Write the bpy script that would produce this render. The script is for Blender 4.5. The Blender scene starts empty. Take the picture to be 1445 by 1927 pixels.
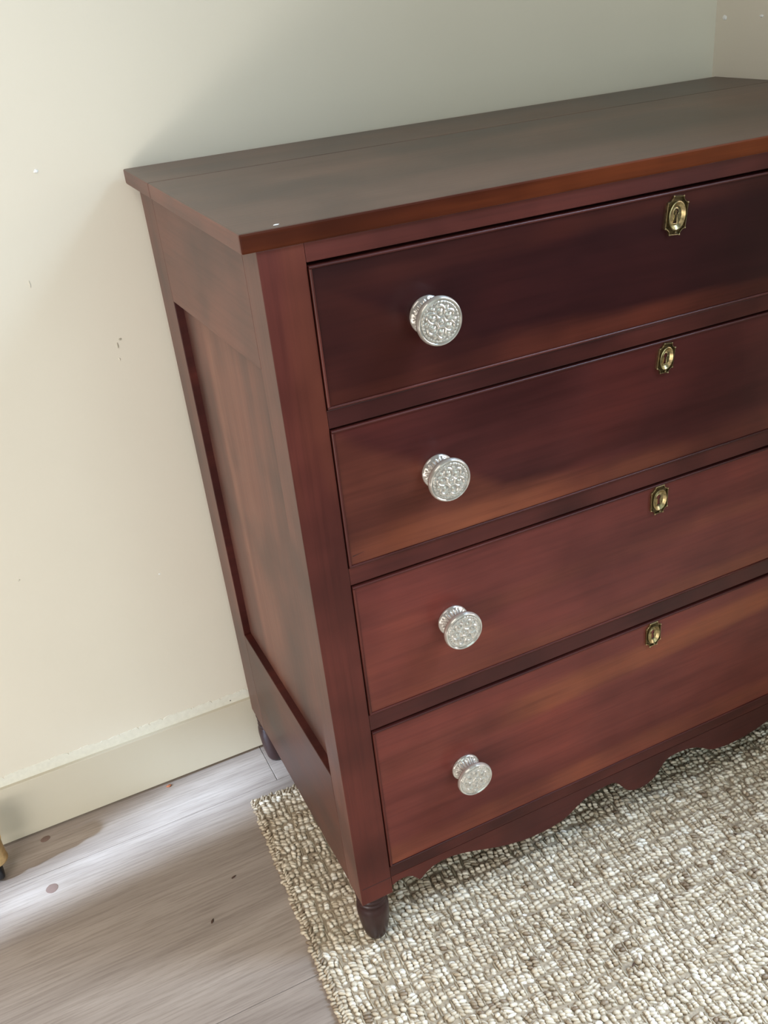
import bpy, bmesh, math, random
import numpy as np
from mathutils import Vector, Matrix

S = bpy.context.scene
COL = S.collection
random.seed(7)
RNG = np.random.default_rng(11)

# ------------------------------------------------------------------ camera
FPX, PX, PY, RW, RH = 1805.47, 780.39, 1015.67, 1445.0, 1927.0
cam_d = bpy.data.cameras.new('camera')
cam = bpy.data.objects.new('camera', cam_d)
COL.objects.link(cam)
cam_d.sensor_fit = 'VERTICAL'
cam_d.sensor_height = 24.0
cam_d.lens = FPX * 24.0 / RH
cam_d.shift_x = -(PX - RW / 2) / RH
cam_d.shift_y = (PY - RH / 2) / RH
cam_d.clip_start = 0.02
R3 = ((0.8903229625064273, 0.2911092072310065, -0.3501149124203562),
      (-0.4480809820916962, 0.42349922964736797, -0.7873193989581527),
      (-0.08092253037022383, 0.8578483735214638, 0.507491588230839))
cam.matrix_world = Matrix.Translation((-0.26065, -0.88937, 1.24435)) @ Matrix(R3).to_4x4()
S.camera = cam

# ------------------------------------------------------------------ world, lights, exposure
S.view_settings.view_transform = 'Standard'
S.view_settings.look = 'None'
S.view_settings.gamma = 1.0
S.view_settings.use_curve_mapping = False
S.view_settings.exposure = 0.0

W = bpy.data.worlds.new('room_light')
S.world = W
W.use_nodes = True
W.node_tree.nodes['Background'].inputs[0].default_value = (0.92, 0.97, 1.0, 1)
W.node_tree.nodes['Background'].inputs[1].default_value = 0.03


def area(name, loc, aim, sx, sy, power, col, spread=180):
    l = bpy.data.lights.new(name, 'AREA')
    l.shape = 'RECTANGLE'
    l.size, l.size_y = sx, sy
    l.energy = power
    l.color = col
    l.spread = math.radians(spread)
    o = bpy.data.objects.new(name, l)
    COL.objects.link(o)
    o.location = loc
    o.rotation_euler = (Vector(aim) - Vector(loc)).to_track_quat('-Z', 'Y').to_euler()
    return o


# daylight: cool windows high to the right, soft daylight from the room in front and to the left; unseen fill lamps added there
area('window_right_high', (1.9, -0.62, 2.4), (0.6, -0.35, 0.0), 1.0, 1.0, 145, (0.68, 0.97, 1.30))
area('window_right', (2.7, -1.1, 1.45), (0.3, -0.1, 0.2), 1.5, 1.5, 58, (1.05, 0.97, 0.98))
area('window_front', (0.3, -3.0, 1.5), (0.3, 0.0, 0.5), 1.6, 1.6, 33, (0.76, 1.0, 1.03))
area('glazed_door_front_left', (-0.9, -2.4, 0.5), (-0.3, 0.5, 0.5), 1.4, 0.8, 7, (1.0, 0.95, 0.90))
area('window_left', (-1.5, -1.35, 0.6), (0.0, 0.2, 0.5), 0.8, 0.9, 13, (1.0, 0.97, 0.93))
area('floor_bounce_left', (-1.5, -0.75, 0.15), (-0.1, 0.5, 1.0), 1.0, 0.3, 12, (1.02, 0.99, 0.95))  # unseen floor-level lamp added in place of light bounced off the floor
area('overhead_fill_left', (-1.2, -0.6, 2.5), (-1.2, -0.6, 0.0), 1.5, 1.5, 38, (1.05, 1.0, 0.95))  # unseen overhead lamp, added and fitted to the brightness of the left wall


def beam(name, loc, aim, cone, power, r=0.03):
    """narrow shaft of daylight through the gap of a door on the left"""
    l = bpy.data.lights.new(name, 'SPOT')
    l.spot_size, l.spot_blend = math.radians(cone), 0.7
    l.energy, l.color, l.shadow_soft_size = power, (0.60, 0.83, 1.14), r
    o = bpy.data.objects.new(name, l)
    COL.objects.link(o)
    o.location = loc
    o.rotation_euler = (Vector(aim) - Vector(loc)).to_track_quat('-Z', 'Y').to_euler()


for bx, by, cone, pw in ((-0.56, 0.370, 2.9, 760), (-0.45, 0.381, 3.1, 700), (-0.33, 0.402, 3.7, 600), (-0.20, 0.424, 4.5, 560), (-0.06, 0.448, 5.4, 500)):
    beam('door_gap', (bx - 1.70, by - 0.22, 1.12), (bx, by, 0.0), cone, pw, 0.05)


# ------------------------------------------------------------------ materials
class NT:
    def __init__(s, name):
        s.m = bpy.data.materials.new(name)
        s.m.use_nodes = True
        s.t = s.m.node_tree
        s.b = s.t.nodes['Principled BSDF']

    def n(s, kind, **kw):
        nd = s.t.nodes.new(kind)
        for k, v in kw.items():
            if k.startswith('i_'):
                key = k[2:]
                key = int(key) if key.isdigit() else key
                if hasattr(v, 'is_linked') or isinstance(v, bpy.types.NodeSocket):
                    s.t.links.new(v, nd.inputs[key])
                else:
                    nd.inputs[key].default_value = v
            else:
                setattr(nd, k, v)
        return nd

    def link(s, a, b):
        s.t.links.new(a, b)

    def ramp(s, fac, stops):
        r = s.n('ShaderNodeValToRGB')
        s.link(fac, r.inputs[0])
        e = r.color_ramp.elements
        while len(e) < len(stops):
            e.new(0.5)
        for q, (p, c) in zip(e, stops):
            q.position = p
            q.color = (*c, 1)
        return r.outputs[0]

    def mixc(s, fac, a, b, mode='MIX'):
        x = s.n('ShaderNodeMix', data_type='RGBA', blend_type=mode)
        for sock, v in ((x.inputs[0], fac), (x.inputs[6], a), (x.inputs[7], b)):
            if isinstance(v, bpy.types.NodeSocket):
                s.link(v, sock)
            elif isinstance(v, (int, float)):
                sock.default_value = v
            else:
                sock.default_value = (*v, 1)
        return x.outputs[2]

    def math(s, op, a, b=0.0, clamp=False):
        x = s.n('ShaderNodeMath', operation=op, use_clamp=clamp)
        for sock, v in ((x.inputs[0], a), (x.inputs[1], b)):
            if isinstance(v, bpy.types.NodeSocket):
                s.link(v, sock)
            else:
                sock.default_value = v
        return x.outputs[0]

    def noise(s, vec, scale, detail=4.0, rough=0.55, dist=0.0):
        x = s.n('ShaderNodeTexNoise', i_Scale=scale, i_Detail=detail, i_Roughness=rough, i_Distortion=dist)
        s.link(vec, x.inputs['Vector'])
        return x.outputs['Fac']

    def bump(s, h, strength, dist):
        x = s.n('ShaderNodeBump', i_Strength=strength, i_Distance=dist)
        s.link(h, x.inputs['Height'])
        s.link(x.outputs[0], s.b.inputs['Normal'])


def coords(t, axis, stretch, seed):
    """object-space coordinates with the grain running along one axis, shifted per object"""
    tc = t.n('ShaderNodeTexCoord')
    oi = t.n('ShaderNodeObjectInfo')
    off = t.math('MULTIPLY', oi.outputs['Random'], 37.0)
    cmb = t.n('ShaderNodeCombineXYZ')
    for k in range(3):
        t.link(off, cmb.inputs[k])
    add = t.n('ShaderNodeVectorMath', operation='ADD')
    t.link(tc.outputs['Object'], add.inputs[0])
    t.link(cmb.outputs[0], add.inputs[1])
    mp = t.n('ShaderNodeMapping')
    sc = [1.0, 1.0, 1.0]
    sc['XYZ'.index(axis)] = 1.0 / stretch
    mp.inputs['Scale'].default_value = sc
    mp.inputs['Location'].default_value = (seed, seed * 1.7, seed * 0.3)
    t.link(add.outputs[0], mp.inputs['Vector'])
    return mp.outputs[0], add.outputs[0]


def wood(name, axis, cols, rough=0.33, seed=0.0, spec=0.5, coat=0.0, stretch=7.0):
    t = NT(name)
    v, raw = coords(t, axis, stretch, seed)
    big = t.noise(v, 9.0, 3.0, 0.5, 0.6)
    col = t.ramp(big, [(0.30, cols[0]), (0.46, cols[1]), (0.58, cols[2]), (0.72, cols[3])])
    cloud = t.noise(raw, 5.0, 3.0, 0.55)
    dark = t.ramp(cloud, [(0.36, (0.42, 0.40, 0.42)), (0.56, (1, 1, 1))])
    col = t.mixc(0.75, col, dark, 'MULTIPLY')
    v2, _ = coords(t, axis, 34.0, seed + 3)
    fine = t.noise(v2, 190.0, 5.0, 0.65)
    pores = t.ramp(fine, [(0.36, (0.72, 0.70, 0.70)), (0.55, (1, 1, 1))])
    col = t.mixc(0.55, col, pores, 'MULTIPLY')
    t.link(col, t.b.inputs['Base Color'])
    rr = t.math('MULTIPLY_ADD', cloud, 0.16)
    t.t.nodes[-1].inputs[2].default_value = rough - 0.08
    t.link(rr, t.b.inputs['Roughness'])
    t.b.inputs['Specular IOR Level'].default_value = spec
    t.b.inputs['Coat Weight'].default_value = coat
    t.b.inputs['Coat Roughness'].default_value = 0.3
    t.bump(fine, 0.10, 0.0006)
    return t.m


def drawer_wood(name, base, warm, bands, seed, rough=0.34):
    """red mahogany veneer with paler bands: sapwood, and left-end patches painting in light; bands are (z low, z high, slope, strength) in metres"""
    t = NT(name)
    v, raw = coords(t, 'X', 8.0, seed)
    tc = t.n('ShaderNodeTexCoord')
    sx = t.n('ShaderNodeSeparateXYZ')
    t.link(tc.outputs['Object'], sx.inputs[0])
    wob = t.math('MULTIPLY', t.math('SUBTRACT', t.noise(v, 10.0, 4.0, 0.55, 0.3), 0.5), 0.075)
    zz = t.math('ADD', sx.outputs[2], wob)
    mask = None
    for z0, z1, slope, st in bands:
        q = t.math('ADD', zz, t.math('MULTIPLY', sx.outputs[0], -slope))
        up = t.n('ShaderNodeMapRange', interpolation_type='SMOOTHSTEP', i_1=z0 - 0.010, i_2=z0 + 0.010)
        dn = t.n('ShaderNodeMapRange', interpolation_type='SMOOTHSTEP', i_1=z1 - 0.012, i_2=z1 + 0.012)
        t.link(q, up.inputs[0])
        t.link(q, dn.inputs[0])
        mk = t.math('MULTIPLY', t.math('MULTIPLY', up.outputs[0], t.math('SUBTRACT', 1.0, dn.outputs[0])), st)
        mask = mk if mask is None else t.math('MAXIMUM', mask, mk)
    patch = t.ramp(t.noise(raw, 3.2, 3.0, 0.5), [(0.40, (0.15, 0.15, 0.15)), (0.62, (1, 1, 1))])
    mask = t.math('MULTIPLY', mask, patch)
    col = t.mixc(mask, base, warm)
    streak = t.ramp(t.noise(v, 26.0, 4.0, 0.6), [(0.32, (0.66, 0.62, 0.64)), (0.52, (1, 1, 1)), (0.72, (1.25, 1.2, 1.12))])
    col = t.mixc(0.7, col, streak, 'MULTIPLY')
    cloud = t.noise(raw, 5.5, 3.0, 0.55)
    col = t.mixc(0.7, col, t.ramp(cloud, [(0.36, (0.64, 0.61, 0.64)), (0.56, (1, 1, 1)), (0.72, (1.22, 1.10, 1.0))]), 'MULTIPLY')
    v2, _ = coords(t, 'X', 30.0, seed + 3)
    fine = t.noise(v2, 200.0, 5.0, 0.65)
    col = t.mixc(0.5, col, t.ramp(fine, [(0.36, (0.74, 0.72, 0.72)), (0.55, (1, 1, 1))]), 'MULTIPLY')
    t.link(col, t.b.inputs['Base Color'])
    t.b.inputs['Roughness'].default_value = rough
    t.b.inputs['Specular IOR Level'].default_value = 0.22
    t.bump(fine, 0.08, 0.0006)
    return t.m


RED = ((0.028, 0.0066, 0.0060), (0.056, 0.0120, 0.0095), (0.090, 0.0195, 0.0135), (0.130, 0.033, 0.018))
SIDE = ((0.105, 0.047, 0.035), (0.132, 0.055, 0.040), (0.162, 0.064, 0.044), (0.212, 0.090, 0.060))
TOPC = ((0.074, 0.044, 0.031), (0.092, 0.054, 0.038), (0.106, 0.060, 0.042), (0.128, 0.071, 0.048))
EDGE = ((0.034, 0.0065, 0.003), (0.066, 0.013, 0.004), (0.120, 0.026, 0.007), (0.18, 0.044, 0.011))
WARM = (0.185, 0.053, 0.025)  # drawer bases grow paler downwards, carrying the front's light falloff in their colour
M_drawers = [drawer_wood('mahogany_drawer_top', (0.026, 0.0056, 0.0056), (0.095, 0.022, 0.012), [(-0.09, -0.050, 0.0, 0.8), (0.05, 0.075, 0.02, 0.3), (-0.40, -0.20, -0.6, 0.40)], 1.0),  # darkened base and left-end patch paint in the uneven light on the front
             drawer_wood('mahogany_drawer_second', (0.056, 0.0124, 0.0106), WARM, [(-0.11, -0.052, -0.015, 1.0), (-0.42, -0.185, -0.6, 0.5)], 5.2),  # left-end patch: orange wood, with the stronger light there painted in
             drawer_wood('mahogany_drawer_third', (0.120, 0.0268, 0.0205), WARM, [(-0.11, -0.066, 0.0, 0.6), (-0.01, 0.015, 0.03, 0.3), (-0.42, -0.19, -0.6, 0.4)], 9.7),  # left-end patch puts the brighter light of that end into the colour
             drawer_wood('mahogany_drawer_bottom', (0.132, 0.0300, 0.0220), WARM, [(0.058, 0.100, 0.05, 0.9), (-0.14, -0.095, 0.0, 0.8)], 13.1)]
M_rail = wood('mahogany_rail', 'X', (RED[1], RED[1], RED[2], RED[2]), 0.40, 4.0, 0.25)
M_apron = wood('mahogany_apron', 'X', (RED[1], RED[1], RED[2], RED[2]), 0.38, 6.0, 0.27)
M_post = wood('mahogany_post', 'Z', (RED[1], RED[2], RED[2], RED[3]), 0.38, 7.0, 0.25)
M_side = wood('mahogany_side', 'Z', SIDE, 0.42, 9.0, 0.38)
M_siderail = wood('mahogany_side_rail', 'Y', SIDE, 0.42, 12.0, 0.38)
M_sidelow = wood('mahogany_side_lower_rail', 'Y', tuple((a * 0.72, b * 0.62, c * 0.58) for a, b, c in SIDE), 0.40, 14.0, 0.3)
M_edge = wood('mahogany_top_edge', 'X', EDGE, 0.36, 17.0, 0.12)
M_top = wood('mahogany_top', 'X', TOPC, 0.40, 15.0, stretch=12)
M_foot = wood('mahogany_foot', 'Z', (RED[0], RED[0], RED[0], RED[1]), 0.34, 20.0)


def plain(name, col, rough=0.6, metal=0.0, var=0.0, scale=40.0, bump=0.0, bscale=300.0, spec=0.5):
    t = NT(name)
    tc = t.n('ShaderNodeTexCoord')
    n1 = t.noise(tc.outputs['Object'], scale, 4.0)
    lo = tuple(c * (1 - var) for c in col)
    hi = tuple(min(1, c * (1 + var)) for c in col)
    t.link(t.ramp(n1, [(0.3, lo), (0.7, hi)]), t.b.inputs['Base Color'])
    t.b.inputs['Roughness'].default_value = rough
    t.b.inputs['Metallic'].default_value = metal
    t.b.inputs['Specular IOR Level'].default_value = spec
    if bump:
        t.bump(t.noise(tc.outputs['Object'], bscale, 3.0), bump, 0.001)
    return t.m


M_wall = plain('cream_wall_paint', (0.67, 0.615, 0.51), 0.62, var=0.012, scale=6, bump=0.12, bscale=160)
M_base = plain('cream_gloss_trim', (0.535, 0.48, 0.375), 0.38, var=0.012, scale=8, bump=0.03, bscale=60)
M_strip = plain('bare_pale_plaster', (0.68, 0.655, 0.56), 0.7, var=0.05, scale=120, bump=0.2, bscale=400)
M_dark = plain('dark_void', (0.006, 0.004, 0.004), 0.8)
M_brass = plain('aged_brass', (0.36, 0.28, 0.14), 0.34, 1.0, var=0.45, scale=260, bump=0.12, bscale=900)
M_brass_dk = plain('tarnished_brass', (0.12, 0.085, 0.04), 0.42, 1.0, var=0.5, scale=400)
M_ferrule = plain('brass_ferrule', (0.62, 0.43, 0.20), 0.36, 0.8, var=0.2, scale=120)
M_black = plain('black_rubber', (0.008, 0.008, 0.010), 0.5)
M_white = plain('white_paint_chip', (0.80, 0.80, 0.78), 0.6)
M_scuff = plain('grey_scuff', (0.40, 0.36, 0.28), 0.8)
M_brownbit = plain('brown_crumb', (0.06, 0.028, 0.015), 0.8, var=0.3)
M_orange = plain('orange_crumb', (0.36, 0.12, 0.05), 0.8, var=0.3)
M_spot = plain('dried_brown_spot', (0.17, 0.105, 0.082), 0.75, var=0.06)
M_backing = plain('jute_backing', (0.34, 0.270, 0.190), 0.95, var=0.3, scale=200)


def glass():
    t = NT('pressed_clear_glass')
    t.b.inputs['Base Color'].default_value = (0.53, 0.485, 0.41, 1)
    t.b.inputs['Roughness'].default_value = 0.15
    t.b.inputs['IOR'].default_value = 1.5
    t.b.inputs['Transmission Weight'].default_value = 0.55
    t.b.inputs['Metallic'].default_value = 0.18
    t.b.inputs['Specular IOR Level'].default_value = 0.8
    return t.m


M_glass = glass()


def floor_mat():
    t = NT('greige_oak_laminate')
    v, raw = coords(t, 'X', 9.0, 2.0)
    big = t.noise(v, 11.0, 3.0, 0.5, 1.4)
    wv = t.n('ShaderNodeTexWave', wave_type='RINGS', rings_direction='SPHERICAL',
             i_Scale=1.1, i_Distortion=5.0, i_Detail=3.0)
    wv.inputs['Detail Scale'].default_value = 1.2
    t.link(v, wv.inputs['Vector'])
    v2, _ = coords(t, 'X', 26.0, 5.0)
    fine = t.noise(v2, 300.0, 5.0, 0.7)
    col = t.ramp(big, [(0.30, (0.250, 0.198, 0.165)), (0.52, (0.315, 0.255, 0.214)), (0.72, (0.370, 0.305, 0.258))])
    g = t.ramp(fine, [(0.38, (0.66, 0.63, 0.61)), (0.52, (1, 1, 1)), (0.66, (1.12, 1.12, 1.12))])
    col = t.mixc(0.6, col, g, 'MULTIPLY')
    w2 = t.ramp(wv.outputs['Fac'], [(0.2, (0.93, 0.92, 0.915)), (0.7, (1, 1, 1))])
    col = t.mixc(0.7, col, w2, 'MULTIPLY')
    t.link(col, t.b.inputs['Base Color'])
    t.b.inputs['Roughness'].default_value = 0.42
    h = t.math('ADD', fine, t.math('MULTIPLY', wv.outputs['Fac'], 0.4))
    t.bump(h, 0.22, 0.0012)
    return t.m


M_floor = floor_mat()


def jute():
    t = NT('natural_jute_yarn')
    at = t.n('ShaderNodeAttribute', attribute_name='shade')
    col = t.ramp(at.outputs['Fac'], [(0.0, (0.20, 0.135, 0.08)), (0.25, (0.44, 0.35, 0.24)),
                                     (0.65, (0.68, 0.595, 0.465)), (1.0, (0.86, 0.81, 0.71))])
    tc = t.n('ShaderNodeTexCoord')
    fz = t.noise(tc.outputs['Object'], 900.0, 2.0)
    col = t.mixc(0.5, col, t.ramp(fz, [(0.3, (0.62, 0.6, 0.57)), (0.6, (1, 1, 1))]), 'MULTIPLY')
    t.link(col, t.b.inputs['Base Color'])
    t.b.inputs['Roughness'].default_value = 0.42
    t.b.inputs['Specular IOR Level'].default_value = 0.75
    t.bump(fz, 0.5, 0.0008)
    return t.m


M_jute = jute()

# ------------------------------------------------------------------ object helpers
ORIG = {}


def link(name, verts, faces, mats, parent=None, matidx=None, smooth=False, **props):
    """one mesh object from world-space coordinates, origin at its own centre"""
    v = np.asarray(verts, float)
    c = (v.min(0) + v.max(0)) / 2
    me = bpy.data.meshes.new(name)
    me.from_pydata((v - c).tolist(), [], [list(f) for f in faces])
    for m in (mats if isinstance(mats, (list, tuple)) else [mats]):
        me.materials.append(m)
    if matidx is not None:
        me.polygons.foreach_set('material_index', matidx)
    if smooth:
        me.polygons.foreach_set('use_smooth', [True] * len(me.polygons))
    me.update()
    o = bpy.data.objects.new(name, me)
    COL.objects.link(o)
    ORIG[o] = Vector(c)
    if parent is not None:
        o.parent = parent
        o.location = Vector(c) - ORIG[parent]
    else:
        o.location = c
    for k, val in props.items():
        o[k] = val
    return o


def empty(name, loc, label, cat, group=None):
    o = bpy.data.objects.new(name, None)
    o.empty_display_size = 0.05
    COL.objects.link(o)
    o.location = loc
    ORIG[o] = Vector(loc)
    o['label'], o['category'] = label, cat
    if group:
        o['group'] = group
    return o


def bmdata(bm):
    bm.verts.index_update()
    return [tuple(v.co) for v in bm.verts], [[v.index for v in f.verts] for f in bm.faces]


def boxdata(lo, hi, bev=0.001, seg=2):
    bm = bmesh.new()
    bmesh.ops.create_cube(bm, size=1.0)
    for v in bm.verts:
        for k in range(3):
            v.co[k] = lo[k] + (v.co[k] + 0.5) * (hi[k] - lo[k])
    if bev:
        bmesh.ops.bevel(bm, geom=bm.edges[:], offset=bev, segments=seg, affect='EDGES', profile=0.6)
    r = bmdata(bm)
    bm.free()
    return r


def box(name, lo, hi, mat, parent=None, bev=0.001, **kw):
    v, f = boxdata(lo, hi, bev)
    return link(name, v, f, mat, parent, **kw)


def prism_x(poly, y0, y1, bev=0.0):
    """polygon in (x, z) extruded along y"""
    bm = bmesh.new()
    a = [bm.verts.new((x, y0, z)) for x, z in poly]
    f = bm.faces.new(a)
    r = bmesh.ops.extrude_face_region(bm, geom=[f])
    for g in r['geom']:
        if isinstance(g, bmesh.types.BMVert):
            g.co.y = y1
    bmesh.ops.recalc_face_normals(bm, faces=bm.faces[:])
    if bev:
        ed = [e for e in bm.edges if abs(e.verts[0].co.y - e.verts[1].co.y) < 1e-6]
        bmesh.ops.bevel(bm, geom=ed, offset=bev, segments=2, affect='EDGES')
    bmesh.ops.triangulate(bm, faces=[q for q in bm.faces if len(q.verts) > 8])
    d = bmdata(bm)
    bm.free()
    return d


def lathe(profile, cx, cy, n=28):
    """(r, z) profile from bottom to top about a vertical axis"""
    v, f = [], []
    for r, z in profile:
        for k in range(n):
            a = 2 * math.pi * k / n
            v.append((cx + r * math.cos(a), cy + r * math.sin(a), z))
    for i in range(len(profile) - 1):
        for k in range(n):
            f.append((i * n + k, i * n + (k + 1) % n, (i + 1) * n + (k + 1) % n, (i + 1) * n + k))
    f.append(tuple(reversed(range(n))))
    f.append(tuple((len(profile) - 1) * n + k for k in range(n)))
    return v, f


def join(parts):
    v, f = [], []
    for pv, pf in parts:
        o = len(v)
        v += list(pv)
        f += [tuple(i + o for i in q) for q in pf]
    return v, f


# ------------------------------------------------------------------ the room
YW = 0.521            # plaster face of the back wall
XR = 1.0065           # plaster face of the right wall
wall = box('wall_back', (-3.2, YW, -0.02), (XR + 0.12, YW + 0.12, 2.6), M_wall, bev=0, kind='structure')
wallr = box('wall_right', (XR, -0.34, -0.02), (XR + 0.12, YW, 2.6), M_wall, bev=0, kind='structure')
box('baseboard_back', (-3.2, 0.513, 0.0062), (XR, YW, 0.1212), M_base, bev=0.0012, kind='structure')
box('baseboard_right', (XR - 0.008, -0.34, 0.0035), (XR, 0.513, 0.1212), M_base, bev=0.0012, kind='structure')

# ragged unpainted strip above the baseboard
bm = bmesh.new()
xs = np.arange(-1.6, 0.40, 0.0022)
up, h = [], 0.0
for i, x in enumerate(xs):
    h = 0.7 * h + 0.3 * RNG.normal(0, 1)
    up.append(0.1415 + 0.0022 * h + 0.0012 * math.sin(x * 31) + (RNG.random() < 0.06) * -0.004 - 0.012 * max(0, x + 0.02))
v, f = [], []
for x, z in zip(xs, up):
    v += [(x, YW - 0.0009, 0.1205), (x, YW - 0.0009, max(z, 0.126)), (x, YW + 0.001, max(z, 0.126) + 0.0012)]
for i in range(len(xs) - 1):
    a = 3 * i
    f += [(a, a + 3, a + 4, a + 1), (a + 1, a + 4, a + 5, a + 2)]
strip = link('trim_1', v, f, M_strip, kind='structure')

# floor: sub-base and laminate planks, long joints parallel to the wall
flo = box('floor', (-3.2, -3.2, -0.03), (XR + 0.1, YW + 0.1, -0.012), M_dark, bev=0, kind='structure')
rows = [(0.4162, 0.62, (-1.38, 0.0015)), (0.0085, 0.4162, (-0.92, 0.46)), (-0.399, 0.0085, (-1.3, 0.08)),
        (-0.807, -0.399, (-0.8, 0.58)), (-1.215, -0.807, (-1.1, 0.28))]
for y0, y1, cuts in rows:
    e = [-3.2] + [c for c in cuts] + [XR + 0.1]
    for a, b in zip(e[:-1], e[1:]):
        box('plank', (a + 0.0003, y0 + 0.0003, -0.012), (b - 0.0003, y1 - 0.0003, 0.0), M_floor, flo, bev=0.0011)


def blob(name, c, r, mat, parent=None, seed=0, rot=0.0, **kw):
    """small irregular chip or crumb"""
    rg = random.Random(seed)
    bm = bmesh.new()
    bmesh.ops.create_icosphere(bm, subdivisions=3 if name == 'dried_spot' else 2, radius=1.0)
    for vv in bm.verts:
        k = 1 + rg.uniform(-0.22, 0.22) * (0.2 if name == 'dried_spot' else 1)
        x, y, z = vv.co.x * r[0] * k, vv.co.y * r[1] * k, vv.co.z * r[2] * k
        vv.co = (c[0] + x * math.cos(rot) - y * math.sin(rot), c[1] + x * math.sin(rot) + y * math.cos(rot), c[2] + z)
    v, f = bmdata(bm)
    bm.free()
    return link(name, v, f, mat, parent, **kw)


# marks on the walls
for i, (x, z, rx, rz, m) in enumerate([(-0.0691, 0.8224, 0.0022, 0.0014, M_scuff), (-0.0746, 0.8140, 0.0009, 0.0042, M_scuff),
                                       (-0.0768, 0.7935, 0.0012, 0.0020, M_wall), (-0.0979, 0.4272, 0.0018, 0.0012, M_white),
                                       (-0.3046, 0.4902, 0.0022, 0.0016, M_wall), (-0.1687, 0.9222, 0.0010, 0.0050, M_wall),
                                       (-0.0320, 0.1275, 0.0018, 0.0014, M_dark)]):
    blob('scuff', (x, YW - 0.0002, z), (rx, 0.0010, rz), m, wall, seed=i)
blob('nail_head', (-0.1228, YW, 1.0617), (0.0032, 0.0018, 0.0024), M_white, wall, seed=20)
blob('scuff', (XR, 0.500, 1.138), (0.0012, 0.0050, 0.0042), M_white, wallr, seed=21, rot=0.0)
blob('scuff', (XR, 0.417, 1.140), (0.0012, 0.0042, 0.0022), M_white, wallr, seed=22)

# ------------------------------------------------------------------ chest of drawers
H, TT, OL, OF = 1.05, 0.0190, 0.0147, 0.003
CW, D, PWD = 0.9865, 0.5013, 0.0483      # carcase width, depth, post width
ZP = 0.107                               # underside of the posts
chest = empty('chest_of_drawers', (CW / 2, D / 2, 0.0),
              'antique dark red mahogany chest of four drawers against the cream wall', 'chest of drawers')

# top: two boards, the joint slightly open
v, f = boxdata((-OL, -OF, H - TT), (CW + OL, 0.3618, H), 0.0022)
fr = [1 if max(v[i][1] for i in q) < -OF + 0.0015 else (2 if max(v[i][0] for i in q) < -OL + 0.0015 else 0) for q in f]
link('top_board', v, f, [M_top, M_edge, M_siderail], chest, fr)
v, f = boxdata((-OL, 0.3628, H - TT), (CW + OL, 0.5069, H), 0.0022)
link('top_board', v, f, [M_top, M_siderail], chest, [1 if max(v[i][0] for i in q) < -OL + 0.0015 else 0 for q in f])
ZT = H - TT
for s in (0, 1):
    def mx(a, b):
        return (a, b) if s == 0 else (CW - b, CW - a)
    x0, x1 = mx(0.0, PWD)
    # front post: L in plan is not needed, the side stile is the same timber
    v, f = boxdata((x0, 0.0, ZP), (x1, 0.049, ZT), 0.0009)
    edge = 0.0004 if s == 0 else CW - 0.0004
    fr = [1 if all((v[i][0] - edge) * (1 if s else -1) > -1e-4 for i in q) else 0 for q in f]
    link('front_post', v, f, [M_post, M_side], chest, fr)
    x0, x1 = mx(0.0, 0.045)
    v, f = boxdata((x0, D - 0.0712, ZP), (x1, D, ZT), 0.0012)
    link('back_post', v, f, [M_side, M_rail], chest, [1 if max(v[i][1] for i in q) < D - 0.0708 else 0 for q in f])
    # side top rail with a lower edge that runs slightly out of true
    xa, xb = mx(0.0, 0.024)
    ya, yb = 0.0493, D - 0.0715
    v, f = boxdata((xa, ya, 0.8), (xb, yb, ZT), 0.0007)
    v = [(p[0], p[1], p[2] if p[2] > 0.9 else p[2] - 0.8 + 0.9000 - (p[1] - ya) / (yb - ya) * 0.0155) for p in v]
    link('side_rail', v, f, M_siderail, chest)
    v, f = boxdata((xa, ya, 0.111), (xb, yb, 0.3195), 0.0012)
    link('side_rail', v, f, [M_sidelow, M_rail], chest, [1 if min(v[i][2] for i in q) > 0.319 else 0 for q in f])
    xa, xb = mx(0.0115, 0.020)
    box('side_panel', (xa, ya - 0.006, 0.31), (xb, yb + 0.006, 0.91), M_side, chest, bev=0)

# front rails: top, three dividers, bottom
D1 = (0.8575, 1.0121)
D2 = (0.6608, 0.8366)
D3 = (0.4395, 0.6380)
D4 = (0.1587, 0.4147)
XA, XB = PWD + 0.0002, CW - PWD - 0.0002
for za, zb in ((D1[1], ZT), (D2[1], D1[0]), (D3[1], D2[0]), (D4[1], D3[0]), (0.1394, D4[0])):
    box('front_rail', (XA, 0.0002, za), (XB, 0.048, zb), M_rail, chest, bev=0.0008)

# scalloped apron
half = [(0.0485, 0.1195), (0.0572, 0.1231), (0.066, 0.1246), (0.0745, 0.1235), (0.0826, 0.1189), (0.088, 0.1125), (0.0919, 0.1064),
        (0.0955, 0.1066), (0.0991, 0.1098), (0.106, 0.1155), (0.1149, 0.1203), (0.130, 0.1235), (0.1462, 0.1228),
        (0.164, 0.119), (0.1817, 0.1134), (0.204, 0.1048), (0.2269, 0.0965), (0.2456, 0.0911), (0.270, 0.0862),
        (0.2933, 0.0845), (0.320, 0.0850), (0.3425, 0.0892), (0.356, 0.0958), (0.3673, 0.1042), (0.3823, 0.1128),
        (0.402, 0.1186), (0.4225, 0.1203), (0.434, 0.1198), (0.442, 0.1172), (0.449, 0.1110), (0.4545, 0.1035),
        (0.462, 0.0935), (0.470, 0.0862), (0.480, 0.0815), (0.4932, 0.0798)]
bot = half + [(CW - x, z) for x, z in reversed(half[:-1])]
poly = [(XA, 0.1388)] + bot + [(XB, 0.1388)]
v, f = prism_x(poly, 0.0008, 0.021, 0.0008)
link('apron', v, f, M_apron, chest)

box('groove', (0.0035, -0.00025, 0.1386), (PWD, 0.002, 0.1393), M_dark, chest, bev=0)
box('groove', (CW - PWD, -0.00025, 0.1386), (CW - 0.0035, 0.002, 0.1393), M_dark, chest, bev=0)

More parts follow.
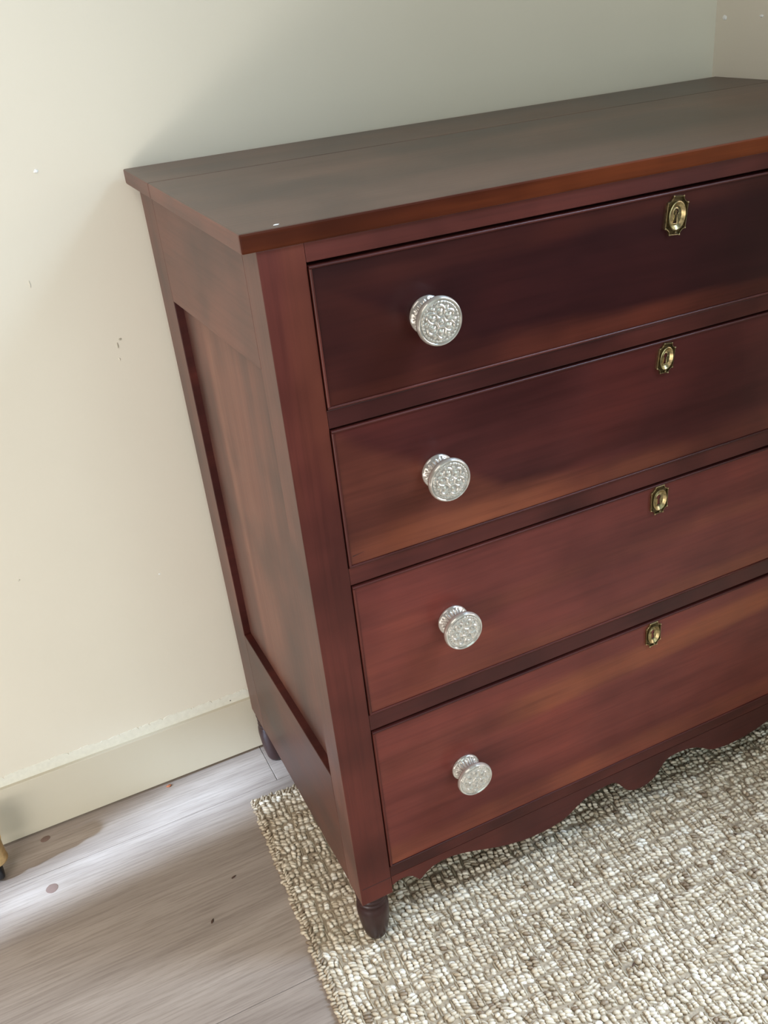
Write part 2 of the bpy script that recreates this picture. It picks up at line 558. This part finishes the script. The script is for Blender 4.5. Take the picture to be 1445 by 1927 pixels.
# carcase back and dust floor so that nothing shows through the gaps
box('back_panel', (0.02, D - 0.012, 0.12), (CW - 0.02, D - 0.004, ZT), M_side, chest, bev=0)
box('carcase_bottom', (0.024, 0.05, 0.125), (CW - 0.024, D - 0.02, 0.139), M_side, chest, bev=0)

# turned feet, front pair on the rug, back pair on the floor
def foot(cx, cy, z0):
    zz = ZP - z0
    prof = [(0.0100, 0.0), (0.0142, 0.002), (0.0170, 0.008), (0.0196, 0.020), (0.0218, 0.034), (0.0233, 0.048),
            (0.0240, 0.060), (0.0234, 0.071), (0.0205, 0.0755), (0.0222, 0.0775), (0.0226, 0.0795), (0.0222, 0.0815),
            (0.0202, 0.0835), (0.0220, 0.0855), (0.0225, 0.0875), (0.0218, 0.0895), (0.0205, 0.0915), (0.0226, 0.0945), (0.0233, 0.097)]
    k = zz / 0.097
    v, f = lathe([(r, z0 + z * k) for r, z in prof], cx, cy)
    return link('foot', v, f, M_foot, chest, smooth=True)


for fx in (0.0225, CW - 0.0225):
    foot(fx, 0.0235, 0.0100)
    foot(fx, D - 0.0255, 0.0)

# ---- knob: pressed glass, flanged base, fluted neck, flower on the face
def knob_data():
    N = 120
    v, f = [], []
    prof = [(0.0002, 0.0), (0.0200, 0.0), (0.0207, -0.0010), (0.0208, -0.0026), (0.0198, -0.0038), (0.0178, -0.0046),
            (0.0162, -0.0062), (0.0147, -0.0090), (0.0139, -0.0125), (0.0142, -0.0155), (0.0160, -0.0180), (0.0195, -0.0196),
            (0.0232, -0.0206), (0.0250, -0.0222), (0.0256, -0.0242), (0.0254, -0.0262), (0.0246, -0.0276)]
    rings = []
    for i, (r, y) in enumerate(prof):
        ring = []
        for k in range(N):
            a = 2 * math.pi * k / N
            rr = r
            if 5 <= i <= 11:
                w = math.sin(math.pi * (i - 4.5) / 7.0)
                rr = r * (1 + 0.085 * w * math.cos(24 * a))
            ring.append((rr * math.cos(a), y, rr * math.sin(a)))
        rings.append(ring)
    rings = [[(x * (1.025 if y < -0.02 else 1.0), y * 1.14, z * (1.025 if y < -0.02 else 1.0)) for x, y, z in rg] for rg in rings]
    nr = 46
    for j in range(1, nr):
        r = 0.02522 * (1 - j / nr)
        q = r / 0.02624
        ring = []
        for k in range(N):
            a = 2 * math.pi * k / N
            h = 0.0
            if q > 0.885:
                h = 0.0007
            elif q > 0.845:
                h = -0.0011
            elif q > 0.735:
                h = -0.0004 + 0.0014 * max(0, math.cos((q - 0.79) / 0.055 * math.pi / 2)) * (0.5 + 0.5 * math.cos(34 * a)) ** 0.7
            else:
                # six teardrop petals, each with a raised lip and a bud, sprigs between them
                p = ((a / (2 * math.pi) * 6) % 1.0) - 0.5
                u = q / 0.72
                d = math.hypot((u - 0.58) / 0.40, p * u * 3.0)
                pb = 0.5 - abs(p)
                dd = math.hypot((u - 0.84) / 0.17, pb * u * 8.5)
                if d < 1:
                    h = 0.0016 * math.sin(min(1.0, (1 - d) * 3.2) * math.pi) * (1 if d > 0.69 else 0) + (0.0017 * max(0.0, 1 - d / 0.52) if d < 0.52 else 0.0)
                else:
                    h = 0.0015 * max(0.0, 1 - dd)
                if u < 0.20:
                    h = max(h, 0.0017 * math.cos(u / 0.20 * math.pi / 2))
            ring.append((r * math.cos(a), -0.03146 - h - 0.0010 * (1 - q * q), r * math.sin(a)))
        rings.append(ring)
    for ring in rings:
        v += ring
    for i in range(len(rings) - 1):
        for k in range(N):
            f.append((i * N + k, (i + 1) * N + k, (i + 1) * N + (k + 1) % N, i * N + (k + 1) % N))
    v.append((0, -0.0342, 0))
    c = len(v) - 1
    L = (len(rings) - 1) * N
    for k in range(N):
        f.append((L + k, c, L + (k + 1) % N))
    return v, f


KV, KF = knob_data()

# ---- escutcheon: eight-pointed brass plate with an oval dished centre and keyhole
def escutcheon_data(a, b, filled=False):
    N = 144
    n, m = 0.50 * a, 0.66 * b       # where the concave corners begin
    pts = []
    ca = math.atan2(b, n)
    def outline(th):
        # ray from the centre against the octagon whose corners are scooped
        c, s = abs(math.cos(th)), abs(math.sin(th))
        best = min(a / c if c > 1e-6 else 9, b / s if s > 1e-6 else 9)
        # scooped corner: circle about (a + k, b + k)
        cx, cy = a + 0.10 * a, b + 0.02 * b
        R = math.hypot(cx - n, cy - b) * 1.0
        R2 = math.hypot(cx - a, cy - m)
        rx, ry = cx - n, cy - m
        for t in np.linspace(0.4 * a, best, 90):
            if ((t * c - cx) / rx) ** 2 + ((t * s - cy) / ry) ** 2 < 1.0:
                return t
        return best
    def oval(k):
        return lambda th: 1.0 / math.sqrt((math.cos(th) / (k * a)) ** 2 + (math.sin(th) / (k * 0.92 * b)) ** 2)
    kw, kh = a * 0.19, b * 0.40
    def key(th):
        # keyhole: round head above, flared slot below (z up)
        c, s = math.cos(th), math.sin(th)
        best = 0.0
        for t in np.linspace(0.02 * a, kh * 1.2, 60):
            x, z = t * c, t * s
            head = math.hypot(x, z - kh * 0.42) < kw * 1.25
            slot = (-kh < z < kh * 0.42) and abs(x) < kw * (0.62 + 0.38 * max(0, -z / kh))
            if head or slot:
                best = t
        return max(best, 0.02 * a)
    out = [outline(2 * math.pi * k / N) for k in range(N)]
    ov = oval(0.80)
    def mixr(o, q):
        return o * q
    rings = []
    def add(fun, y):
        rings.append([(fun(k) * math.cos(2 * math.pi * k / N), y, fun(k) * math.sin(2 * math.pi * k / N)) for k in range(N)])
    th = lambda k: 2 * math.pi * k / N
    add(lambda k: out[k], 0.0)
    add(lambda k: out[k], -0.0022)
    add(lambda k: out[k] * 0.985, -0.0031)
    add(lambda k: out[k] * 0.945, -0.0030)
    add(lambda k: max(out[k] * 0.91, oval(0.84)(th(k))), -0.0010)
    add(lambda k: oval(0.83)(th(k)), -0.0010)
    add(lambda k: oval(0.81)(th(k)), -0.0040)
    add(lambda k: oval(0.76)(th(k)), -0.0043)
    add(lambda k: oval(0.70)(th(k)), -0.0034)
    add(lambda k: oval(0.55)(th(k)), -0.0010)
    add(lambda k: max(key(th(k)) * 1.28, 0.05 * a), -0.0006)
    add(lambda k: key(th(k)) * 1.10, -0.0012)
    add(lambda k: key(th(k)), -0.0010)
    add(lambda k: key(th(k)) * 0.97, 0.0)
    v, f, mi = [], [], []
    for r in rings:
        v += r
    for i in range(len(rings) - 1):
        for k in range(N):
            f.append((i * N + k, (i + 1) * N + k, (i + 1) * N + (k + 1) % N, i * N + (k + 1) % N))
            mi.append(1 if i >= len(rings) - 2 else (2 if i in (3, 4) else 0))
    L = (len(rings) - 1) * N
    v.append((0, -0.0008 if filled else 0.0, 0))
    for k in range(N):
        f.append((L + k, len(v) - 1, L + (k + 1) % N))
        mi.append(2 if filled else 1)
    # studs at the eight points, pin at the foot
    for sx in (-1, 1):
        for sz in (-1, 1):
            for (x, z) in ((n, b), (a, m)):
                add_stud(v, f, mi, sx * x * 0.96, -0.0028, sz * z * 0.975, 0.00115)
    add_stud(v, f, mi, 0.0015, -0.0026, -b * 0.86, 0.0012)
    return v, f, mi


def add_stud(v, f, mi, x, y, z, r):
    n, o = 8, len(v)
    for lat, rr in ((0.0, 1.0), (0.6, 0.8), (1.0, 0.35)):
        for k in range(n):
            t = 2 * math.pi * k / n
            v.append((x + r * rr * math.cos(t), y - r * lat, z + r * rr * math.sin(t)))
    for i in range(2):
        for k in range(n):
            f.append((o + i * n + k, o + (i + 1) * n + k, o + (i + 1) * n + (k + 1) % n, o + i * n + (k + 1) % n))
            mi.append(0)
    f.append(tuple(o + 2 * n + k for k in range(n)))
    mi.append(0)


def place(name, data, loc, rot, mats, parent, mi=None, smooth=True, **kw):
    c, s = math.cos(rot), math.sin(rot)
    v = [(loc[0] + x * c - z * s, loc[1] + y, loc[2] + x * s + z * c) for x, y, z in data[0]]
    return link(name, v, data[1], mats, parent, mi, smooth, **kw)


ESC = [(0.4983, 0.9812, 0.0148, 0.0218, -0.10, True), (0.4943, 0.8111, 0.0122, 0.0192, -0.12, False),
       (0.4960, 0.6122, 0.0138, 0.0208, 0.0, False), (0.4987, 0.3882, 0.0130, 0.0208, 0.02, False)]
KN = [(0.1729, 0.9343, 0.0), (0.1717, 0.7511, 0.25), (0.1762, 0.5398, 0.6), (0.1787, 0.2875, 0.95)]
BW, BP = 0.0030, 0.0019          # cock bead width and projection


def bead(lo, hi, axis):
    """half-round bead along x or z standing proud of the drawer front"""
    n = 7
    v, f = [], []
    L = lo[0] if axis == 'x' else lo[2]
    E = hi[0] if axis == 'x' else hi[2]
    for t in (L, E):
        for k in range(n):
            a = math.pi * k / (n - 1)
            w = (1 - math.cos(a)) / 2
            y = -BP * (0.35 + 0.65 * math.sin(a))
            if axis == 'x':
                v.append((t, y, lo[2] + w * (hi[2] - lo[2])))
            else:
                v.append((lo[0] + w * (hi[0] - lo[0]), y, t))
        for k, w in ((n, 1.0), (n + 1, 0.0)):
            if axis == 'x':
                v.append((t, 0.016, lo[2] + w * (hi[2] - lo[2])))
            else:
                v.append((lo[0] + w * (hi[0] - lo[0]), 0.016, t))
    m = n + 2
    for k in range(m):
        f.append((k, (k + 1) % m, m + (k + 1) % m, m + k))
    f.append(tuple(reversed(range(m))))
    f.append(tuple(range(m, 2 * m)))
    return v, f


for i, (za, zb) in enumerate((D1, D2, D3, D4)):
    gap = (0.0036, 0.0026, 0.0030, 0.0036)[i]
    x0, x1, z0, z1 = XA + 0.0012, XB - 0.0012, za + 0.0006, zb - gap
    b = BW
    parts = [boxdata((x0 + b, 0.0, z0 + b), (x1 - b, 0.020, z1 - b), 0.0004, 1),
             boxdata((x0 + b, 0.020, z0 + b), (x0 + b + 0.012, 0.45, z1 - 0.02), 0, 1),
             boxdata((x1 - b - 0.012, 0.020, z0 + b), (x1 - b, 0.45, z1 - 0.02), 0, 1),
             boxdata((x0 + b + 0.012, 0.438, z0 + b), (x1 - b - 0.012, 0.45, z1 - 0.02), 0, 1),
             boxdata((x0 + b + 0.012, 0.020, z0 + 0.010), (x1 - b - 0.012, 0.438, z0 + 0.016), 0, 1)]
    v, f = join(parts)
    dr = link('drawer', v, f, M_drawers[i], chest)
    for nm, lo, hi, ax in (('cock_bead', (x0, 0, z0), (x1, 0, z0 + b), 'x'), ('cock_bead', (x0, 0, z1 - b), (x1, 0, z1), 'x'),
                           ('cock_bead', (x0, 0, z0 + b), (x0 + b, 0, z1 - b), 'z'), ('cock_bead', (x1 - b, 0, z0 + b), (x1, 0, z1 - b), 'z')):
        v, f = bead(lo, hi, ax)
        link(nm, v, f, M_rail if ax == 'x' else M_post, dr)
    kx, kz, kr = KN[i]
    if i == 1:                                           # short split at the lower left corner
        link('crack', [(0.0555, -0.0002, 0.6760), (0.0700, -0.0002, 0.6775), (0.0555, -0.0002, 0.6752), (0.0555, 0.001, 0.6756), (0.0700, 0.001, 0.6774)],
             [(0, 1, 2), (0, 3, 4, 1), (2, 1, 4, 3), (0, 2, 3)], M_dark, dr)
    k1 = place('knob', (KV, KF), (kx, 0.0003, kz), kr, M_glass, dr, label='pressed clear glass knob with flower face')
    k2 = k1.copy()                                       # its twin at the right end, beyond the frame
    COL.objects.link(k2)
    k2.location.x += CW - 2 * kx
    ex, ez, ea, eb, er, filled = ESC[i]
    ev, ef, em = escutcheon_data(ea, eb, filled)
    place('escutcheon', (ev, ef), (ex, 0.0001, ez), er, [M_brass, M_dark, M_brass_dk], dr, em, smooth=False,
          label='brass keyhole escutcheon')

# ------------------------------------------------------------------ jute rug
RA = -0.05
RC = (-0.0598, 0.3849)           # back left corner
def rugxy(s, t):
    """s to the right, t towards the room, from the back left corner"""
    c, n = math.cos(RA), math.sin(RA)
    return RC[0] + s * c + t * n, RC[1] + s * n - t * c


RWD, RLN = 1.45, 1.20
rug = empty('jute_rug', (*rugxy(RWD / 2, RLN / 2), 0.0), 'natural jute rug of chunky knotted weave under the front feet of the chest', 'rug')
corn = [rugxy(0.004, 0.004), rugxy(RWD, 0.004), rugxy(RWD, RLN), rugxy(0.004, RLN)]
v = [(x, y, z) for z in (0.0005, 0.0055) for x, y in corn]
link('backing', v, [(3, 2, 1, 0), (4, 5, 6, 7), (0, 1, 5, 4), (1, 2, 6, 5), (2, 3, 7, 6), (3, 0, 4, 7)], M_backing, rug)

# unit strand: a fat grain of yarn lying along x
def strand_unit(nu=7, nv=5):
    v, f = [], []
    for j in range(1, nv):
        p = math.pi * j / nv
        for k in range(nu):
            a = 2 * math.pi * k / nu
            v.append((-math.cos(p), math.sin(p) * math.cos(a), math.sin(p) * math.sin(a)))
    for j in range(nv - 2):
        for k in range(nu):
            f.append((j * nu + k, j * nu + (k + 1) % nu, (j + 1) * nu + (k + 1) % nu, (j + 1) * nu + k))
    f.append(tuple(reversed(range(nu))))
    f.append(tuple((nv - 2) * nu + k for k in range(nu)))
    tri = []
    for q in f:
        for i in range(1, len(q) - 1):
            tri.append((q[0], q[i], q[i + 1]))
    return np.array(v), np.array(tri)


UV, UT = strand_unit()


def strands(name, P, yaw, pitch, L, w, hgt, shade, parent):
    """many yarn grains joined into one mesh"""
    n, m = len(P), len(UV)
    loc = UV[None, :, :] * np.stack([L, w, hgt], 1)[:, None, :]
    cp, sp = np.cos(pitch)[:, None], np.sin(pitch)[:, None]
    x, y, z = loc[..., 0], loc[..., 1], loc[..., 2]
    x, z = x * cp - z * sp, x * sp + z * cp
    cy, sy = np.cos(yaw)[:, None], np.sin(yaw)[:, None]
    X = np.stack([x * cy - y * sy, x * sy + y * cy, z], -1) + P[:, None, :]
    X = X.reshape(-1, 3)
    T = (UT[None] + (np.arange(n) * m)[:, None, None]).reshape(-1, 3)
    c = np.array(ORIG[parent])
    me = bpy.data.meshes.new(name)
    me.vertices.add(len(X))
    me.vertices.foreach_set('co', (X - c).ravel())
    me.loops.add(T.size)
    me.loops.foreach_set('vertex_index', T.ravel().astype(np.int32))
    me.polygons.add(len(T))
    me.polygons.foreach_set('loop_start', np.arange(0, T.size, 3, dtype=np.int32))
    me.polygons.foreach_set('use_smooth', np.ones(len(T), bool))
    at = me.attributes.new('shade', 'FLOAT', 'POINT')
    at.data.foreach_set('value', np.repeat(shade, m).astype(np.float32))
    me.materials.append(M_jute)
    me.update(calc_edges=True)
    o = bpy.data.objects.new(name, me)
    COL.objects.link(o)
    o.parent = parent
    o['kind'] = 'stuff'
    return o


PX_, PY_ = 0.0200, 0.0170
P, YA, PI_, LL, WW, HH, SH = [], [], [], [], [], [], []


def grain(x, y, z, yaw, pit, L, w, h, sh):
    P.append((x, y, z)); YA.append(yaw); PI_.append(pit); LL.append(L); WW.append(w); HH.append(h)
    SH.append(min(1.0, max(0.0, sh)))


ns, nt = int(1.10 / PX_), int(0.98 / PY_)
N01 = RNG.normal
hidden = lambda x, y: y > 0.20 and x > 0.10
coff = 0.0
roff = N01(0, 0.0014, nt)
for i in range(ns):
    coff = 0.8 * coff + N01(0, 0.0014)
    for j in range(nt):
        s = 0.0225 + i * PX_ + roff[j] + N01(0, 0.0010) + 0.0012 * math.sin(j * 0.4 + i)
        t = 0.0190 + j * PY_ + (coff if 1 < j else abs(coff) * 0.3) + N01(0, 0.0012)
        x, y = rugxy(s, t)
        if hidden(x, y):
            continue
        tone = 0.52 + N01(0, 0.12)
        big = 1 + N01(0, 0.11)
        kr = N01(0, 0.15)                          # each knot sits at its own angle
        zk = N01(0, 0.0009)
        for lobe in (-1, 1):                       # two twisted yarns side by side make a knot
            fat = 1 + N01(0, 0.16)
            nb = 3 if RNG.random() < 0.72 else 2
            tilt = RA - 0.50 + kr + N01(0, 0.22)
            ltone = tone + N01(0, 0.08)
            for q in range(nb):
                u = (q - (nb - 1) / 2)
                ls, lt = lobe * 0.0043 * big + N01(0, 0.0004), u * (0.0132 / nb) * big + N01(0, 0.0004)
                ls, lt = ls + lt * math.sin(kr), lt - ls * math.sin(kr)
                xx, yy = rugxy(s + ls, t + lt)
                grain(xx, yy, 0.0074 + zk - 0.0017 * abs(u) + N01(0, 0.0006), tilt + N01(0, 0.16), N01(0, 0.20),
                      0.0053 * fat * big, 0.0086 / nb * (1 + N01(0, 0.12)), 0.0046 * (1 + N01(0, 0.1)),
                      ltone + N01(0, 0.12) - (0.5 if RNG.random() < 0.015 else 0))
        # taut warp line between the columns
        xx, yy = rugxy(s + 0.0100 + N01(0, 0.0005), t + N01(0, 0.002))
        grain(xx, yy, 0.0058, RA - math.pi / 2 + N01(0, 0.06), 0.0, 0.0105, 0.0015, 0.0020, 0.30 + N01(0, 0.1))
A = lambda a: np.array(a)
strands('knotted_weave', A(P), A(YA), A(PI_), A(LL), A(WW), A(HH), A(SH), rug)

# bound edges: two rows of slanting stitches along the left and back edges
P, YA, PI_, LL, WW, HH, SH = [], [], [], [], [], [], []
for side, length in (('l', 0.96), ('b', 0.30)):
    for row in range(2):
        u = -0.002
        while u < length:
            u += 0.0058 + RNG.normal(0, 0.0008)
            o = 0.0030 + row * 0.0068 + RNG.normal(0, 0.0009)
            s, t = (o, u) if side == 'l' else (u, o)
            x, y = rugxy(s, t)
            P.append((x, y, 0.0052 + 0.002 * row + RNG.normal(0, 0.0006)))
            b0 = RA + (math.radians(-35 if row == 0 else 30) if side == 'l' else math.radians(60))
            YA.append(b0 + RNG.normal(0, 0.35))
            PI_.append((0.25 if row == 0 else 0.1) + RNG.normal(0, 0.12))
            LL.append(0.0056 * (1 + RNG.normal(0, 0.15)))
            WW.append(0.0024 * (1 + RNG.normal(0, 0.15)))
            HH.append(0.0036 * (1 + RNG.normal(0, 0.1)))
            SH.append(min(1, max(0, 0.30 + RNG.normal(0, 0.14))))
strands('edge_binding', A(P), A(YA), A(PI_), A(LL), A(WW), A(HH), A(SH), rug)

# ------------------------------------------------------------------ caster at the left edge of the frame
ca = empty('caster_leg', (-0.478, 0.453, 0.0), 'brass capped furniture leg on a black caster at the left edge of the floor', 'furniture leg')
v, f = lathe([(0.0185, 0.0335), (0.0205, 0.0345), (0.0210, 0.037), (0.0200, 0.040), (0.0196, 0.060), (0.0200, 0.072), (0.0214, 0.078), (0.0214, 0.082), (0.018, 0.083)], -0.478, 0.453)
link('ferrule', v, f, M_ferrule, ca, smooth=True)
v, f = lathe([(0.017, 0.083), (0.0178, 0.098), (0.0180, 0.105)], -0.478, 0.453)
link('leg', v, f, M_foot, ca, smooth=True)
v, f = lathe([(0.006, 0.028), (0.006, 0.0338)], -0.478, 0.453, 12)
link('swivel', v, f, M_black, ca, smooth=True)
v, f = lathe([(0.006, -0.008), (0.0125, -0.0078), (0.0148, -0.005), (0.0152, 0.0), (0.0148, 0.005), (0.0125, 0.0078), (0.006, 0.008)], 0, 0)
link('wheel', [(z - 0.480, y + 0.447, x + 0.0152) for x, y, z in v], f, M_black, ca, smooth=True)

# ------------------------------------------------------------------ crumbs and chips
def bit(name, c, r, mat, seed, rot, label, cat):
    o = blob(name, c, r, mat, None, seed, rot)
    o['label'], o['category'] = label, cat


bit('wood_chip', (-0.1356, 0.2432, 0.0010), (0.0042, 0.0013, 0.0010), M_brownbit, 31, 0.3,
    'small dark brown chip on the floor nearer the baseboard', 'chip')
bit('wood_chip', (-0.1908, 0.1777, 0.0010), (0.0044, 0.0018, 0.0011), M_brownbit, 32, 0.9,
    'larger dark brown chip on the open floor left of the rug', 'chip')
bit('crumb', (-0.1774, 0.5060, 0.0018), (0.0048, 0.0026, 0.0019), M_orange, 33, 0.2,
    'orange brown crumb lying against the foot of the baseboard', 'crumb')
bit('dried_spot', (-0.4061, 0.377, 0.0002), (0.0098, 0.0098, 0.0005), M_spot, 34, 0.0,
    'round pinkish brown dried spot in the bright streak of floor', 'spot')
bit('dried_spot', (-0.4000, 0.4950, 0.0002), (0.0085, 0.0065, 0.0005), M_spot, 35, 0.3,
    'oval brown dried spot on the floor close under the baseboard', 'spot')
bit('paint_flake', (0.5714, -0.0041, 0.0122), (0.0046, 0.0012, 0.0012), M_white, 36, -0.6,
    'white flake on the rug near the middle of the chest', 'flake')
bit('paint_flake', (0.3322, -0.2065, 0.0122), (0.0062, 0.0022, 0.0014), M_white, 37, 1.2,
    'long white flake on the open rug beside a dark crumb', 'flake')
bit('paint_flake', (0.2282, -0.0647, 0.0122), (0.0036, 0.0014, 0.0012), M_white, 38, -0.7,
    'white flake on the rug just right of the front foot', 'flake')
bit('crumb', (0.3165, -0.2122, 0.0120), (0.0044, 0.0015, 0.0012), M_brownbit, 39, 0.5,
    'dark brown crumb on the rug beside the long white flake', 'crumb')
bit('crumb', (0.6032, -0.1064, 0.0120), (0.0046, 0.0013, 0.0012), M_brownbit, 40, -0.9,
    'thin dark crumb on the rug towards the right edge', 'crumb')
bit('paint_flake', (0.0264, 0.0075, H + 0.0005), (0.0030, 0.0012, 0.0006), M_white, 41, 0.1,
    'tiny white fleck on the front left of the chest top', 'flake')
